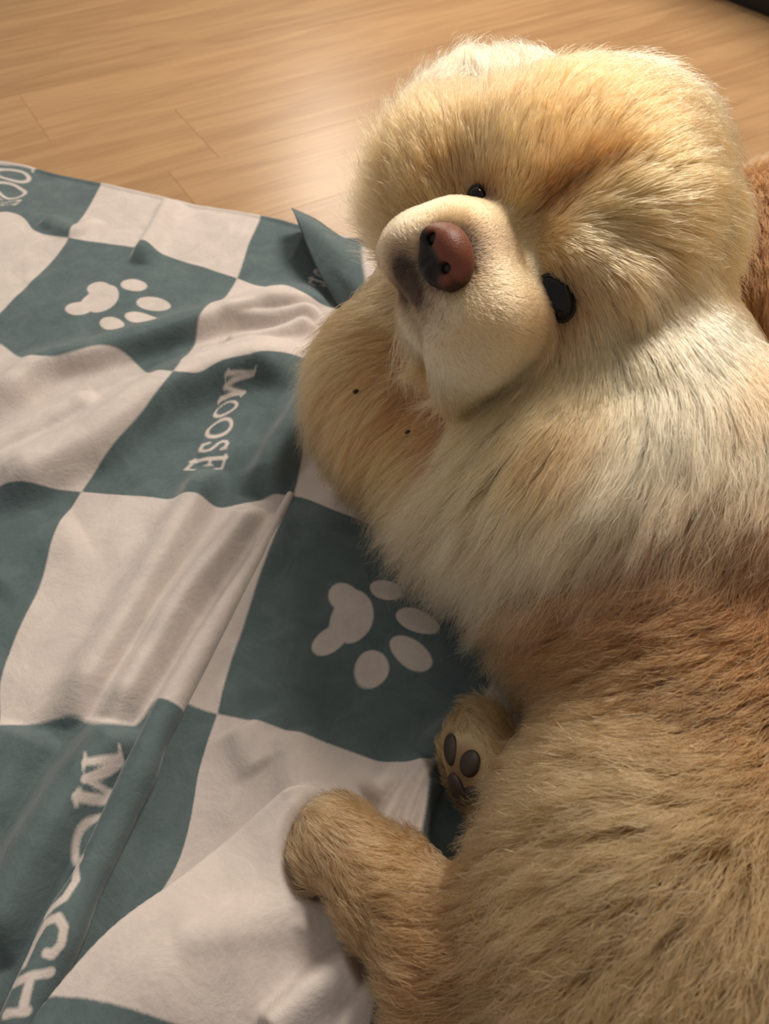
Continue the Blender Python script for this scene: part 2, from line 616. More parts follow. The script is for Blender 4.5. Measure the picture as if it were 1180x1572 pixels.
FLEECE = blanket_mat()
e0, e1 = G(2, 250)[:2], G(440, 345)[:2]
ed = unit(e1 - e0)
en = np.array([ed[1], -ed[0]])           # from the top hem towards the camera
o0 = e0 - ed * .22
hs = .0020
na, nb = int(1.50 / hs), int(1.16 / hs)
A, B = np.meshgrid(np.arange(na) * hs, np.arange(nb) * hs, indexing='ij')
BX = o0[0] + ed[0] * A + en[0] * B
BY = o0[1] + ed[1] * A + en[1] * B
BZ = blanket_z(BX, BY)
UV = fabric_uv(np.stack([BX.ravel(), BY.ravel()], 1))
PF = print_field(UV)
hem = np.minimum(np.minimum(A, A[-1, 0] - A), np.minimum(B, B[0, -1] - B))
BZ = np.maximum(BZ, .003) * 1.0 + .0022 * np.exp(-((hem - .006) / .003) ** 2)
wob = vnoise(np.stack([A.ravel() * 9, 0 * A.ravel(), 0 * A.ravel()], 1)).reshape(A.shape) * .004 * np.exp(-(B / .05) ** 2)
LX, LY = blanket_lean(BX, BY)
BX = BX + en[0] * wob + LX
BY = BY + en[1] * wob + LY
BZ[hem <= 0] = .0008
idx = np.arange(na * nb).reshape(na, nb)
Q = np.stack([idx[:-1, :-1], idx[:-1, 1:], idx[1:, 1:], idx[1:, :-1]], -1).reshape(-1, 4)
BV = np.stack([BX.ravel(), BY.ravel(), BZ.ravel()], 1)


def patch(ctrl, nu=90, nv=70):
    """smooth sheet through a net of points (rows x columns)"""
    C = np.asarray(ctrl, float)
    rows = np.stack([densify(r, 8) for r in C])
    cols = np.stack([densify(rows[:, j], 8) for j in range(rows.shape[1])], 1)
    return cols


# the corner of the hem that stands up as a loose fold against the dog
def flap_net():
    top = [(449, 322), (490, 345), (535, 372), (585, 400)]
    rows = []
    rows.append([D(446, 318, 1.000), D(485, 336, .985), D(530, 366, .965), D(600, 395, .94)])
    rows.append([D(452, 330, .965), D(492, 356, .945), D(535, 390, .925), D(610, 425, .90)])
    rows.append([D(470, 375, .945), D(505, 400, .925), D(545, 425, .905), D(620, 460, .88)])
    rows.append([D(490, 420, .93), D(520, 436, .915), D(555, 455, .895), D(630, 490, .87)])
    rows.append([D(517, 466, .92), D(540, 478, .905), D(575, 490, .885), D(640, 515, .86)])
    return rows


FV = patch(flap_net())
nr, ncol = FV.shape[:2]
fi = np.arange(nr * ncol).reshape(nr, ncol) + len(BV)
FQ = np.stack([fi[:-1, :-1], fi[1:, :-1], fi[1:, 1:], fi[:-1, 1:]], -1).reshape(-1, 4)
# its rolled left edge and back, down to the floor
under = FV.copy()
under[..., 2] = .012
under[..., 0] += .012
ui = np.arange(nr * ncol).reshape(nr, ncol) + len(BV) + nr * ncol
edge = []
ring_t = [fi[i, 0] for i in range(nr)] + [fi[nr - 1, j] for j in range(1, ncol)]
ring_u = [ui[i, 0] for i in range(nr)] + [ui[nr - 1, j] for j in range(1, ncol)]
for a in range(len(ring_t) - 1):
    edge.append((ring_t[a], ring_u[a], ring_u[a + 1], ring_t[a + 1]))
top_e = [(fi[0, j], fi[0, j + 1], ui[0, j + 1], ui[0, j]) for j in range(ncol - 1)]
flapF = np.linspace(0, 1, ncol)[None, :] + 0 * np.linspace(0, 1, nr)[:, None] + .10 * np.linspace(0, 1, nr)[:, None]
fpf = np.clip((flapF - .80) * .3, -.06, .06)
# the long pleat : a loose roll of cloth lying on the rest, its print running over it
PLEAT = [(445, 752, 6), (402, 835, 11), (350, 915, 15), (298, 1000, 19), (257, 1072, 21), (228, 1128, 23), (205, 1180, 26), (177, 1240, 25),
         (134, 1330, 25), (98, 1392, 31), (64, 1467, 34), (34, 1532, 36), (10, 1590, 36), (-20, 1660, 36)]
pc, pr_ = [], []
for x, y, hw in PLEAT:
    r_ = hw * np.linalg.norm((G(x, y, .02) - CAMP) @ FWV) / FPX
    pc.append(G(x, y, .004 + 2.3 * r_))
    pr_.append(r_)
pc[0][2] = .010
PCL = densify(np.column_stack([np.array(pc), pr_]), 26)
NR = 72
tg = np.gradient(PCL[:, :2], axis=0)
tg = unit(tg)
sd = np.column_stack([tg[:, 1], -tg[:, 0]])
phi = np.linspace(0, 2 * math.pi, NR, endpoint=False)
TV = np.zeros((len(PCL), NR, 3))
lump = 1 + .05 * vnoise(np.column_stack([np.arange(len(PCL)) * .045, 0 * tg[:, 0], 0 * tg[:, 0]]))
for k in range(len(PCL)):
    r_ = PCL[k, 3]
    cz = PCL[k, 2] - 1.15 * r_
    TV[k, :, 0] = PCL[k, 0] + sd[k, 0] * r_ * lump[k] * np.cos(phi)
    TV[k, :, 1] = PCL[k, 1] + sd[k, 1] * r_ * lump[k] * np.cos(phi)
    TV[k, :, 2] = np.maximum(cz + 1.25 * r_ * np.sin(phi), .003)
ti_ = np.arange(len(PCL) * NR).reshape(len(PCL), NR) + len(BV) + 2 * nr * ncol
TQ = np.stack([ti_[:-1], np.roll(ti_[:-1], -1, 1), np.roll(ti_[1:], -1, 1), ti_[1:]], -1).reshape(-1, 4)
TVf = TV.reshape(-1, 3)
bline = np.array([G(230, 1083, .02), G(257, 1068, .04), G(284, 1076, .02)])
tdir = unit(np.append((G(228, 1128, .03) - G(298, 1000, .03))[:2], 0))
tpf = -((TVf - bline[1]) @ tdir) / .19
INK = [[(118, 1312), (109, 1328), (116, 1350), (99, 1376), (68, 1402)],
       [(31, 1478), (52, 1444), (70, 1416), (88, 1409), (99, 1424), (93, 1450), (82, 1466), (72, 1462)],
       [(8, 1501), (44, 1498), (80, 1494)], [(46, 1500), (34, 1552)], [(8, 1557), (42, 1553)]]
for st in INK:
    q3 = []
    for x, y in st:
        k = int(np.argmin(np.linalg.norm(TVf - CAMP - ray(x, y) * ((TVf - CAMP) @ FWV)[:, None], axis=1) - .4 * TVf[:, 2]))
        q3.append(TVf[k])
    dd_ = np.full(len(TVf), 9.)
    for a_, b_ in zip(q3[:-1], q3[1:]):
        ab_ = b_ - a_
        t_ = np.clip(((TVf - a_) @ ab_) / max(ab_ @ ab_, 1e-9), 0, 1)
        dd_ = np.minimum(dd_, np.linalg.norm(TVf - a_ - t_[:, None] * ab_, axis=1))
    tpf = np.maximum(tpf, -(dd_ - .0028) / .19)
tpf = np.clip(tpf, -.06, .06)
ALLV = np.vstack([BV, FV.reshape(-1, 3), under.reshape(-1, 3), TVf])
ALLQ = np.vstack([Q, FQ, np.array(edge), np.array(top_e), TQ])
ALLP = np.concatenate([PF, fpf.ravel(), fpf.ravel(), tpf])
blanket = link_mesh('blanket', ALLV, ALLQ, FLEECE)
at = blanket.data.attributes.new('print_field', 'FLOAT', 'POINT')
at.data.foreach_set('value', ALLP.astype(np.float32))
tag(blanket, 'rumpled teal and white checked fleece blanket printed with paws and lettering', 'blanket')

# ------------------------------------------------------------------ dog : implicit body
hd = D(760, 400, .55) - CAMP
view = unit(hd)
lx = unit(np.cross(view, [0, 0, 1.0]))
ly = np.cross(lx, view)


def cv(x, y, z):
    """a direction seen from the camera: right, up, towards the camera"""
    return lx * x + ly * y - view * z


FD = unit(cv(-.62, -.02, .78))
RD = cv(.50, -.76, .42)
RD = unit(RD - FD * (RD @ FD))
UD = np.cross(FD, RD)
HF = np.stack([RD, UD, FD])              # rows
I3 = np.eye(3)
NOSE = D(676, 388, .470)


def hp(r, u, f, o=None):
    return (NOSE if o is None else o) + RD * r + UD * u + FD * f


def gz(x, y, z):
    return G(x, y, z)


PR = []


def ell(c, r, ax=None, k=.03, op='u'):
    PR.append(('e', np.asarray(c, float), np.asarray(r, float), I3 if ax is None else ax, k, op))


def cap(a, b, ra, rb, k=.03, op='u'):
    PR.append(('c', np.asarray(a, float), np.asarray(b, float), (ra, rb), k, op))


def rbox(c, h, rad, ax, k=.02, op='u'):
    PR.append(('b', np.asarray(c, float), np.asarray(h, float), (ax, rad), k, op))


# trunk
ell(gz(1085, 900, .085), (.135, .14, .085), k=.04)
cap(gz(1060, 890, .090), gz(1080, 1120, .085), .096, .088, .05)
ell(gz(1260, 740, .09), (.11, .10, .085), k=.05)            # shoulder
ell(gz(1300, 420, .08), (.20, .16, .105), k=.03)           # back beyond the neck
ell(gz(1045, 1370, .085), (.103, .11, .090), k=.03)      # thigh
ell(gz(1180, 1560, .08), (.12, .12, .10), k=.05)
# ruff and neck
ell(D(825, 488, .675), (.150, .132, .100), HF, .04)
ell(D(668, 605, .70), (.09, .10, .08), None, .05)
ell(D(830, 690, .625), (.105, .09, .085), None, .05)
ell(D(912, 610, .61), (.090, .10, .085), None, .05)
ell(D(925, 700, .595), (.088, .085, .080), None, .06)
ell(D(935, 535, .618), (.075, .080, .075), None, .06)
ell(D(1120, 745, .565), (.080, .075, .075), None, .06)
# skull
ell(D(874, 342, .575), (.092, .086, .092), HF, .03)
ell(D(765, 262, .66), (.068, .065, .07), HF, .04)
ell(D(922, 300, .62), (.075, .080, .075), HF, .04)
ell(D(790, 215, .665), (.038, .05, .03), HF, .03)          # ear
ell(D(1010, 375, .585), (.038, .05, .03), HF, .03)         # ear
# cheeks
ell(D(868, 528, .568), (.05, .055, .05), HF, .03)
ell(D(860, 505, .535), (.020, .022, .020), HF, .025)
ell(D(712, 292, .60), (.05, .052, .05), HF, .03)
# muzzle
MC = hp(.012, -.020, -.046)
rbox(MC, (.062, .038, .042), .034, HF, .010)
ell(hp(.052, -.036, -.036), (.028, .030, .036), HF, .010)   # flew, near side
ell(hp(-.030, -.036, -.034), (.028, .028, .034), HF, .010)  # flew, far side
ell(hp(.010, -.062, -.052), (.038, .016, .038), HF, .004)   # lower jaw
# brows
BR1 = D(862, 405, .508)
BR2 = D(785, 288, .535)
ell(BR1, (.020, .024, .018), HF, .016)
ell(BR2, (.020, .022, .018), HF, .016)
ell(D(905, 450, .515), (.020, .030, .02), HF, .02)
# furrow of the forehead
cap(D(815, 335, .500), D(950, 228, .472), .006, .010, .014, 's')
cap(D(815, 335, .500), D(818, 400, .488), .005, .005, .012, 's')
# mouth cleft below the nose
cap(hp(0, -.020, .008), hp(.0, -.062, -.002), .0025, .006, .008, 's')
# hind leg stretched on the blanket
cap(gz(900, 1470, .08), gz(720, 1475, .05), .060, .042, .03)
cap(gz(720, 1475, .050), gz(600, 1375, .038), .036, .029, .02)
cap(gz(600, 1375, .038), gz(520, 1290, .034), .028, .026, .015)
for px_, py_ in ((492, 1278), (480, 1305), (486, 1330), (515, 1262)):
    ell(gz(px_, py_, .026), (.013, .015, .014), None, .008)
# paw with its pads showing, sticking out beside the belly
cap(gz(815, 1240, .035), gz(752, 1185, .040), .032, .026, .02)
PAWC = gz(735, 1160, .045)
ell(PAWC, (.023, .032, .022), None, .015)
for px_, py_, s in ((718, 1120, .012), (742, 1112, .012), (700, 1150, .011), (752, 1130, .012)):
    ell(gz(px_, py_, .045), (s, s * 1.2, s), None, .008)


def prim_d(p, X, Y, Z):
    t = p[0]
    if t == 'e':
        _, c, r, ax, k, op = p
        qx, qy, qz = X - c[0], Y - c[1], Z - c[2]
        k0 = 0
        k1 = 0
        for i in range(3):
            q = (qx * ax[i, 0] + qy * ax[i, 1] + qz * ax[i, 2]) / r[i]
            k0 = k0 + q * q
            k1 = k1 + (q / r[i]) ** 2
        k0 = np.sqrt(k0)
        return k0 * (k0 - 1) / np.maximum(np.sqrt(k1), 1e-5)
    if t == 'c':
        _, a, b, (ra, rb), k, op = p
        d = b - a
        h = np.clip(((X - a[0]) * d[0] + (Y - a[1]) * d[1] + (Z - a[2]) * d[2]) / (d @ d), 0, 1)
        return np.sqrt((X - a[0] - h * d[0]) ** 2 + (Y - a[1] - h * d[1]) ** 2 + (Z - a[2] - h * d[2]) ** 2) - (ra + (rb - ra) * h)
    _, c, hh, (ax, rad), k, op = p
    qx, qy, qz = X - c[0], Y - c[1], Z - c[2]
    s = 0
    mxv = -1e9
    for i in range(3):
        q = np.abs(qx * ax[i, 0] + qy * ax[i, 1] + qz * ax[i, 2]) - (hh[i] - rad)
        s = s + np.maximum(q, 0) ** 2
        mxv = np.maximum(mxv, q)
    return np.sqrt(s) + np.minimum(mxv, 0) - rad


def combine(F, d, k, op):
    if op == 'u':
        h = np.maximum(k - np.abs(F - d), 0) / k
        return np.minimum(F, d) - h * h * k * .25
    d = -d
    h = np.maximum(k - np.abs(F - d), 0) / k
    return np.maximum(F, d) + h * h * k * .25


def bounds(p):
    if p[0] == 'e':
        e = np.sqrt(((p[3] * p[2][:, None]) ** 2).sum(0))
        return p[1] - e, p[1] + e
    if p[0] == 'c':
        r = max(p[3])
        return np.minimum(p[1], p[2]) - r, np.maximum(p[1], p[2]) + r
    e = (np.abs(p[3][0]) * p[2][:, None]).sum(0)
    return p[1] - e, p[1] + e


GROUND_Z = .0075


def sdf_pts(P, prims=None):
    F = np.full(len(P), .2)
    for p in (prims or PR):
        F = combine(F, prim_d(p, P[:, 0], P[:, 1], P[:, 2]), p[-2], p[-1])
    return np.maximum(F, GROUND_Z - P[:, 2]) if prims is None else F


def hit(x, y, t0=.2, t1=1.2):
    """where the line of sight through a point of the photograph meets the dog"""
    r = ray(x, y)
    ts = np.linspace(t0, t1, 1600)
    d = sdf_pts(CAMP + ts[:, None] * r)
    i = int(np.argmax(d < 0))
    return CAMP + r * ts[i], ts[i]


def grad(P, e=1e-3, fn=None):
    fn = fn or sdf_pts
    g = np.stack([fn(P + np.eye(3)[i] * e) - fn(P - np.eye(3)[i] * e) for i in range(3)], 1)
    return unit(g)


def surface_nets(prims, lo, hi, h, ground=None):
    n = np.ceil((hi - lo) / h).astype(int) + 1
    F = np.full(n, .2, np.float32)
    ax = [(lo[i] + np.arange(n[i]) * h).astype(np.float32) for i in range(3)]
    for p in prims:
        b0, b1 = bounds(p)
        i0 = np.clip(((b0 - .05 - lo) / h).astype(int), 0, n)
        i1 = np.clip(((b1 + .05 - lo) / h).astype(int) + 1, 0, n)
        if (i1 <= i0).any():
            continue
        sl = tuple(slice(a, b) for a, b in zip(i0, i1))
        X, Y, Z = ax[0][sl[0]][:, None, None], ax[1][sl[1]][None, :, None], ax[2][sl[2]][None, None, :]
        F[sl] = combine(F[sl], prim_d(p, X, Y, Z).astype(np.float32), p[-2], p[-1])
    if ground is not None:
        F = np.maximum(F, (ground - ax[2])[None, None, :])
    S = F < 0
    C = sum(S[a:n[0] - 1 + a, b:n[1] - 1 + b, c:n[2] - 1 + c].astype(np.int8) for a in (0, 1) for b in (0, 1) for c in (0, 1))
    cells = np.argwhere((C > 0) & (C < 8))
    vid = np.full(n - 1, -1, np.int64)
    vid[tuple(cells.T)] = np.arange(len(cells))
    acc = np.zeros((len(cells), 3))
    cnt = np.zeros(len(cells))
    corner = [(a, b, c) for a in (0, 1) for b in (0, 1) for c in (0, 1)]
    val = {o: F[cells[:, 0] + o[0], cells[:, 1] + o[1], cells[:, 2] + o[2]].astype(float) for o in corner}
    for o in corner:
        for axi in range(3):
            if o[axi] == 0:
                q = list(o)
                q[axi] = 1
                a, b = val[o], val[tuple(q)]
                m = (a < 0) != (b < 0)
                t = np.where(m, a / np.where(m, a - b, 1), 0)
                p = np.tile(np.array(o, float), (len(cells), 1))
                p[:, axi] += t
                acc[m] += p[m]
                cnt[m] += 1
    Vx = lo + (cells + acc / cnt[:, None]) * h
    quads = []
    for axi in range(3):
        u, v = (axi + 1) % 3, (axi + 2) % 3
        s0 = [slice(None)] * 3
        s1 = [slice(None)] * 3
        s0[axi] = slice(0, -1)
        s1[axi] = slice(1, None)
        a, b = S[tuple(s0)], S[tuple(s1)]
        e = np.argwhere(a != b)
        e = e[(e[:, u] > 0) & (e[:, v] > 0) & (e[:, u] < n[u] - 1) & (e[:, v] < n[v] - 1)]
        flip = a[tuple(e.T)]
        ids = []
        for du, dv_ in ((1, 1), (0, 1), (0, 0), (1, 0)):
            c = e.copy()
            c[:, u] -= du
            c[:, v] -= dv_
            ids.append(vid[tuple(c.T)])
        q = np.stack(ids, 1)
        q[~flip] = q[~flip][:, ::-1]
        quads.append(q)
    return Vx, np.vstack(quads)


LO = np.array([-.10, .0, -.004])
HI = np.array([.62, 1.02, .46])
DV, DQ = surface_nets(PR, LO, HI, .0042, GROUND_Z)


def vert_normals(V, Q):
    n = np.cross(V[Q[:, 2]] - V[Q[:, 0]], V[Q[:, 3]] - V[Q[:, 1]])
    out = np.zeros_like(V)
    for i in range(4):
        for c in range(3):
            out[:, c] += np.bincount(Q[:, i], n[:, c], len(V))
    return unit(out)


DN = vert_normals(DV, DQ)

# the cloth lies pressed flat where the animal rests on it
near = (ALLV[:, 0] > LO[0]) & (ALLV[:, 1] < HI[1])
near[len(BV):] = False
q = ALLV[near].copy()
for _ in range(9):
    d = sdf_pts(q, PR)
    q[:, 2] = np.minimum(q[:, 2], np.maximum(.0045, q[:, 2] - np.maximum(0, .005 - d)))
d = sdf_pts(q, PR)
q[d < .0035, 2] = np.minimum(q[d < .0035, 2], .0045)
d = sdf_pts(q * np.array([1, 1, 0]) + np.array([0, 0, .012]), PR)
w = sstep(-.004, .016, d)
q[:, 2] = np.minimum(q[:, 2], .0045 * (1 - w) + q[:, 2] * w)
ALLV[near] = q
blanket.data.vertices.foreach_set('co', ALLV.astype(np.float32).ravel())
blanket.data.update()

# ------------------------------------------------------------------ dog : coat colour, length, comb
CREAM = (.62, .49, .33)
COLOURS = [  # px, py, radius m, colour (linear), weight
    (760, 130, .06, (.70, .60, .46), 1.6), (960, 130, .07, (.74, .58, .39), 1.4), (1100, 180, .07, (.66, .50, .31), 1),
    (720, 200, .05, (.38, .31, .19), 1.8), (690, 260, .04, (.42, .34, .20), 1.4), (620, 260, .05, (.48, .38, .24), 1.), (900, 220, .06, (.53, .36, .19), 1.5), (990, 260, .06, (.55, .38, .20), 1.3),
    (848, 308, .012, (.30, .17, .07), 4), (880, 284, .012, (.30, .17, .07), 4), (912, 258, .014, (.32, .18, .075), 4), (945, 232, .016, (.36, .21, .09), 3), (1080, 320, .06, (.60, .43, .24), 1), (780, 290, .025, (.55, .38, .19), 1.2),  # first four paint in the dark of the furrow, whose groove the hair hides
    (865, 400, .025, (.60, .46, .28), 1.2), (930, 400, .035, (.50, .37, .21), 1.2), (960, 470, .045, (.60, .46, .29), 1),
    (1030, 520, .05, (.74, .61, .46), 1.5), (1120, 640, .07, (.76, .63, .48), 1.5),
    (860, 560, .05, (.56, .42, .24), 1.2), (780, 640, .05, (.56, .42, .24), 1), (900, 640, .04, (.50, .38, .22), 1),
    (560, 520, .06, (.50, .36, .20), 1.2), (580, 640, .05, (.52, .33, .17), 1.4), (660, 640, .04, (.42, .25, .11), 1.4), (690, 640, .025, (.20, .11, .05), 1.2),  # last one is the mouth's shadow painted into the fur under the muzzle
    (640, 720, .05, (.60, .44, .26), 1), (760, 800, .07, (.74, .62, .45), 1.5), (950, 780, .08, (.75, .62, .47), 1.7), (680, 860, .06, (.74, .63, .48), 1.4),
    (1100, 720, .06, (.68, .56, .42), 1.3),
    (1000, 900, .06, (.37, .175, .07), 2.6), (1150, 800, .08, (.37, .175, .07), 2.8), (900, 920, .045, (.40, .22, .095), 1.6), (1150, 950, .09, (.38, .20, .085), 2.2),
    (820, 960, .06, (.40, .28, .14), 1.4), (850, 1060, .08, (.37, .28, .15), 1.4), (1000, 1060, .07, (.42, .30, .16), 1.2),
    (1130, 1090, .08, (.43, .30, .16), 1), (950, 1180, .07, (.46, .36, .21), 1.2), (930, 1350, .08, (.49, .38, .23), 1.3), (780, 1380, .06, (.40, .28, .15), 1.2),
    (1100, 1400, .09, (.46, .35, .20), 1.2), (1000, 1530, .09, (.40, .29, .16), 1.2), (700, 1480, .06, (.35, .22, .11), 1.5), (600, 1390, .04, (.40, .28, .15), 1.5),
    (500, 1290, .035, (.44, .33, .20), 1.5), (740, 1150, .04, (.42, .33, .20), 1.6), (605, 545, .025, (.40, .25, .12), 2.5), (650, 610, .025, (.24, .13, .055), 3), (700, 640, .025, (.20, .11, .05), 2.5), (770, 560, .016, (.30, .19, .10), 2), (700, 285, .02, (.36, .22, .10), 1.5), (892, 645, .022, (.36, .26, .14), 2),  # includes shade painted under and beside the muzzle and in a mane lock gap
    (1150, 420, .06, (.42, .22, .09), 3.), (1120, 560, .03, (.44, .26, .13), 2.), (1165, 300, .05, (.42, .22, .09), 2.5),
]


def surf_list(lst):
    out = []
    for q in lst:
        p, t = hit(q[0], q[1])
        out.append(p)
    return np.array(out)


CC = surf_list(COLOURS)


def blend(P, C, R, W, vals, base, w0):
    num = np.zeros((len(P), np.shape(vals)[1])) + np.asarray(base) * w0
    den = np.zeros(len(P)) + w0
    for c, r, w, v in zip(C, R, W, vals):
        g = w * np.exp(-((P - c) ** 2).sum(1) / (r * r))
        num += g[:, None] * np.asarray(v)
        den += g
    return num / den[:, None]


MZ_C = MC


def muzzle_mask(P):
    """1 on the muzzle, 0 elsewhere"""
    q = (P - hp(.010, -.018, -.030)) @ HF.T
    d = np.sqrt((q[:, 0] / .082) ** 2 + (q[:, 1] / .055) ** 2 + (q[:, 2] / .052) ** 2)
    return 1 - sstep(.92, 1.08, d)


PADP = hit(708, 1180)[0]
EYE = [(852, 458), (746, 298)]
EYE_P = surf_list([(852, 458), (747, 300)])
EYE_P[1] -= UD * .007


def coat_colour(P):
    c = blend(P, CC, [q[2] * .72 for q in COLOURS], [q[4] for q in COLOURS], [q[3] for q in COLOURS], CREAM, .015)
    m = muzzle_mask(P)
    q = (P - NOSE) @ HF.T
    mz = np.tile(np.array((.78, .67, .50)), (len(P), 1))
    yel = sstep(-.03, .01, q[:, 1])
    mz = mz * (1 - .5 * yel[:, None]) + .5 * yel[:, None] * np.array((.66, .50, .27))
    tan = np.exp(-(((q[:, 0] - .058) / .018) ** 2 + ((q[:, 2] + .040) / .03) ** 2))
    mz = mz * (1 - .6 * tan[:, None]) + .6 * tan[:, None] * np.array((.50, .33, .19))
    # grey lips round the mouth cleft and under the nose
    gr = np.exp(-((q[:, 0] + .004) / .030) ** 2 - ((q[:, 1] + .034) / .020) ** 2)
    gr = np.maximum(gr, .8 * np.exp(-(np.hypot(q[:, 0], q[:, 1] + .004) / .026) ** 4))
    gr = np.maximum(gr, .75 * np.exp(-((q[:, 0] + .010) / .022) ** 2 - ((q[:, 1] + .052) / .022) ** 2))
    gr = np.clip(gr * 1.3, 0, 1) * (q[:, 2] > -.06)
    mz = mz * (1 - gr[:, None]) + gr[:, None] * np.array((.045, .038, .034))
    c = c * (1 - m[:, None]) + m[:, None] * mz
    g = np.exp(-(((P - PADP) ** 2).sum(1) / .019 ** 2) ** 2)[:, None]      # bare brown skin between the pads
    c = c * (1 - .85 * g) + .85 * g * np.array((.14, .075, .045))
    for e, r in zip(EYE_P, (.021, .016)):
        g = np.exp(-(((P - e) ** 2).sum(1)) / (r * r))[:, None]
        c = c * (1 - .85 * g) + .85 * g * np.array((.05, .03, .02))
    return c


LENS = [  # px, py, radius, length
    (760, 90, .07, .060), (960, 90, .08, .070), (1120, 180, .08, .075), (1150, 400, .05, .03), (1080, 390, .04, .030, 2), (865, 292, .028, .009, 3), (910, 258, .02, .012, 2), (620, 280, .06, .060), (720, 200, .05, .045),
    (900, 250, .05, .035), (980, 300, .05, .055), (780, 290, .022, .009, 2), (862, 400, .022, .008, 3), (925, 420, .03, .018), (852, 458, .026, .0035, 6), (745, 300, .02, .004, 4), (715, 628, .020, .006, 4), (680, 632, .020, .008, 3), (765, 585, .018, .007, 4), (640, 560, .016, .007, 3), (800, 540, .018, .009, 3), (862, 520, .022, .012, 2),
    (900, 520, .03, .030), (1000, 450, .05, .045), (1030, 600, .06, .080), (860, 560, .035, .030), (800, 640, .05, .055),
    (560, 520, .06, .055), (580, 650, .05, .050), (660, 640, .03, .028), (700, 760, .06, .085), (850, 800, .07, .095), (1000, 760, .08, .10), (1120, 700, .07, .09),
    (640, 850, .05, .045), (720, 900, .05, .06),
    (1000, 930, .05, .028), (1150, 850, .07, .028), (850, 1000, .07, .045), (1000, 1080, .08, .035), (950, 1180, .07, .045), (930, 1350, .09, .050), (1100, 1400, .1, .045),
    (760, 1380, .06, .040), (1000, 1530, .1, .040), (700, 1470, .05, .022), (600, 1390, .05, .014), (500, 1290, .05, .011), (735, 1140, .035, .006, 4), (740, 1200, .03, .008, 3), (800, 1080, .04, .03), (610, 560, .03, .012, 2), (650, 600, .025, .012, 2),
    (1150, 1000, .08, .03),
]
LC = surf_list(LENS)


def coat_length(P):
    l = blend(P, LC, [q[2] for q in LENS], [q[4] if len(q) > 4 else 1 for q in LENS], [(q[3],) for q in LENS], (.04,), .01)[:, 0]
    m = muzzle_mask(P)
    return l * (1 - m) + m * .0042


COMB = [  # px, py, direction on the photograph, radius, lift, weight
    (760, 100, -.15, -1, .07, .9, 1), (960, 100, .15, -1, .08, .9, 1), (1100, 200, .7, -.7, .08, .8, 1), (620, 260, -.8, -.4, .06, .7, 1), (720, 200, -.3, -.9, .05, .7, 1),
    (900, 230, .2, -1, .05, .6, 1), (980, 290, .9, -.5, .05, .6, 1), (1060, 340, 1, .1, .06, .6, 1), (930, 420, .9, .5, .04, .4, 1), (1000, 470, .5, .9, .06, .45, 1),
    (1050, 600, .15, 1, .07, .45, 1.2), (880, 540, .4, .9, .05, .45, 1), (820, 640, -.5, .9, .05, .45, 1.2), (900, 700, -.3, 1, .06, .45, 1.2),
    (560, 520, -.8, .5, .06, .8, 1.2), (590, 650, -.5, .8, .05, .6, 1.2), (680, 650, -.6, .6, .04, .5, 1.2), (680, 760, -.6, .8, .06, .5, 1.2), (800, 820, -.3, 1, .07, .5, 1.4),
    (950, 800, -.25, 1, .07, .45, 1.3), (1100, 720, -.6, .8, .07, .4, 1.3), (680, 880, -.4, .9, .06, .6, 1.2),
    (1000, 930, -.8, .35, .06, .30, 1.2), (1150, 850, -.5, .6, .08, .30, 1.2), (850, 980, -.8, .4, .06, .4, 1.2), (800, 1060, -.75, .65, .06, .5, 1.2), (1000, 1080, -.6, .5, .07, .35, 1),
    (950, 1160, -.8, .35, .06, .5, 1), (880, 1250, -.8, .3, .06, .45, 1.1), (790, 1310, -.8, .6, .06, .45, 1.2), (950, 1400, -.2, .9, .08, .4, 1), (1100, 1350, .3, .9, .09, .4, 1),
    (850, 1500, -.3, .9, .07, .4, 1), (700, 1470, -.8, -.5, .05, .35, 1.2), (600, 1380, -.8, -.6, .05, .3, 1.3), (510, 1290, -.8, -.6, .04, .3, 1.4), (740, 1150, -.2, -.9, .04, .3, 1.4),
    (1150, 420, .3, .6, .05, .4, 1),
]
KC = surf_list(COMB)


def coat_dir(P, Nn):
    rad = unit(P - (NOSE + FD * -.02))
    vals = [tuple(unit(cv(q[2], -q[3], 0))) + (q[5],) for q in COMB]
    w0 = .02
    b = blend(P, KC, [q[4] for q in COMB], [q[6] for q in COMB], vals, (0, 0, 0, .5), .0001)
    fl = b[:, :3] + .02 * rad
    m = muzzle_mask(P)[:, None]
    back = unit(-FD * .8 + rad * .5)
    fl = fl * (1 - m) + back * m
    lift = b[:, 3] * (1 - m[:, 0]) + .35 * m[:, 0]
    t = fl - Nn * (fl * Nn).sum(1, keepdims=True)
    t = unit(t)
    return t, lift


def fur_mat(name, rough=.45):
    m = bpy.data.materials.new(name)
    m.use_nodes = True
    nt = m.node_tree
    nt.nodes.clear()
    out = N(nt, 'ShaderNodeOutputMaterial')
    h = N(nt, 'ShaderNodeBsdfHairPrincipled')
    h.model = 'CHIANG'
    h.parametrization = 'COLOR'
    a = N(nt, 'ShaderNodeAttribute', attribute_name='fur_colour')
    nt.links.new(a.outputs['Color'], h.inputs['Color'])
    h.inputs['Roughness'].default_value = rough
    h.inputs['Radial Roughness'].default_value = .7
    h.inputs['Coat'].default_value = 0
    nt.links.new(h.outputs[0], out.inputs['Surface'])
    return m


def skin_mat():
    m, nt, b, _ = new_mat('undercoat')
    a = N(nt, 'ShaderNodeAttribute', attribute_name='fur_colour')
    nt.links.new(a.outputs['Color'], b.inputs['Base Color'])
    b.inputs['Roughness'].default_value = .95
    b.inputs['Specular IOR Level'].default_value = .05
    return m


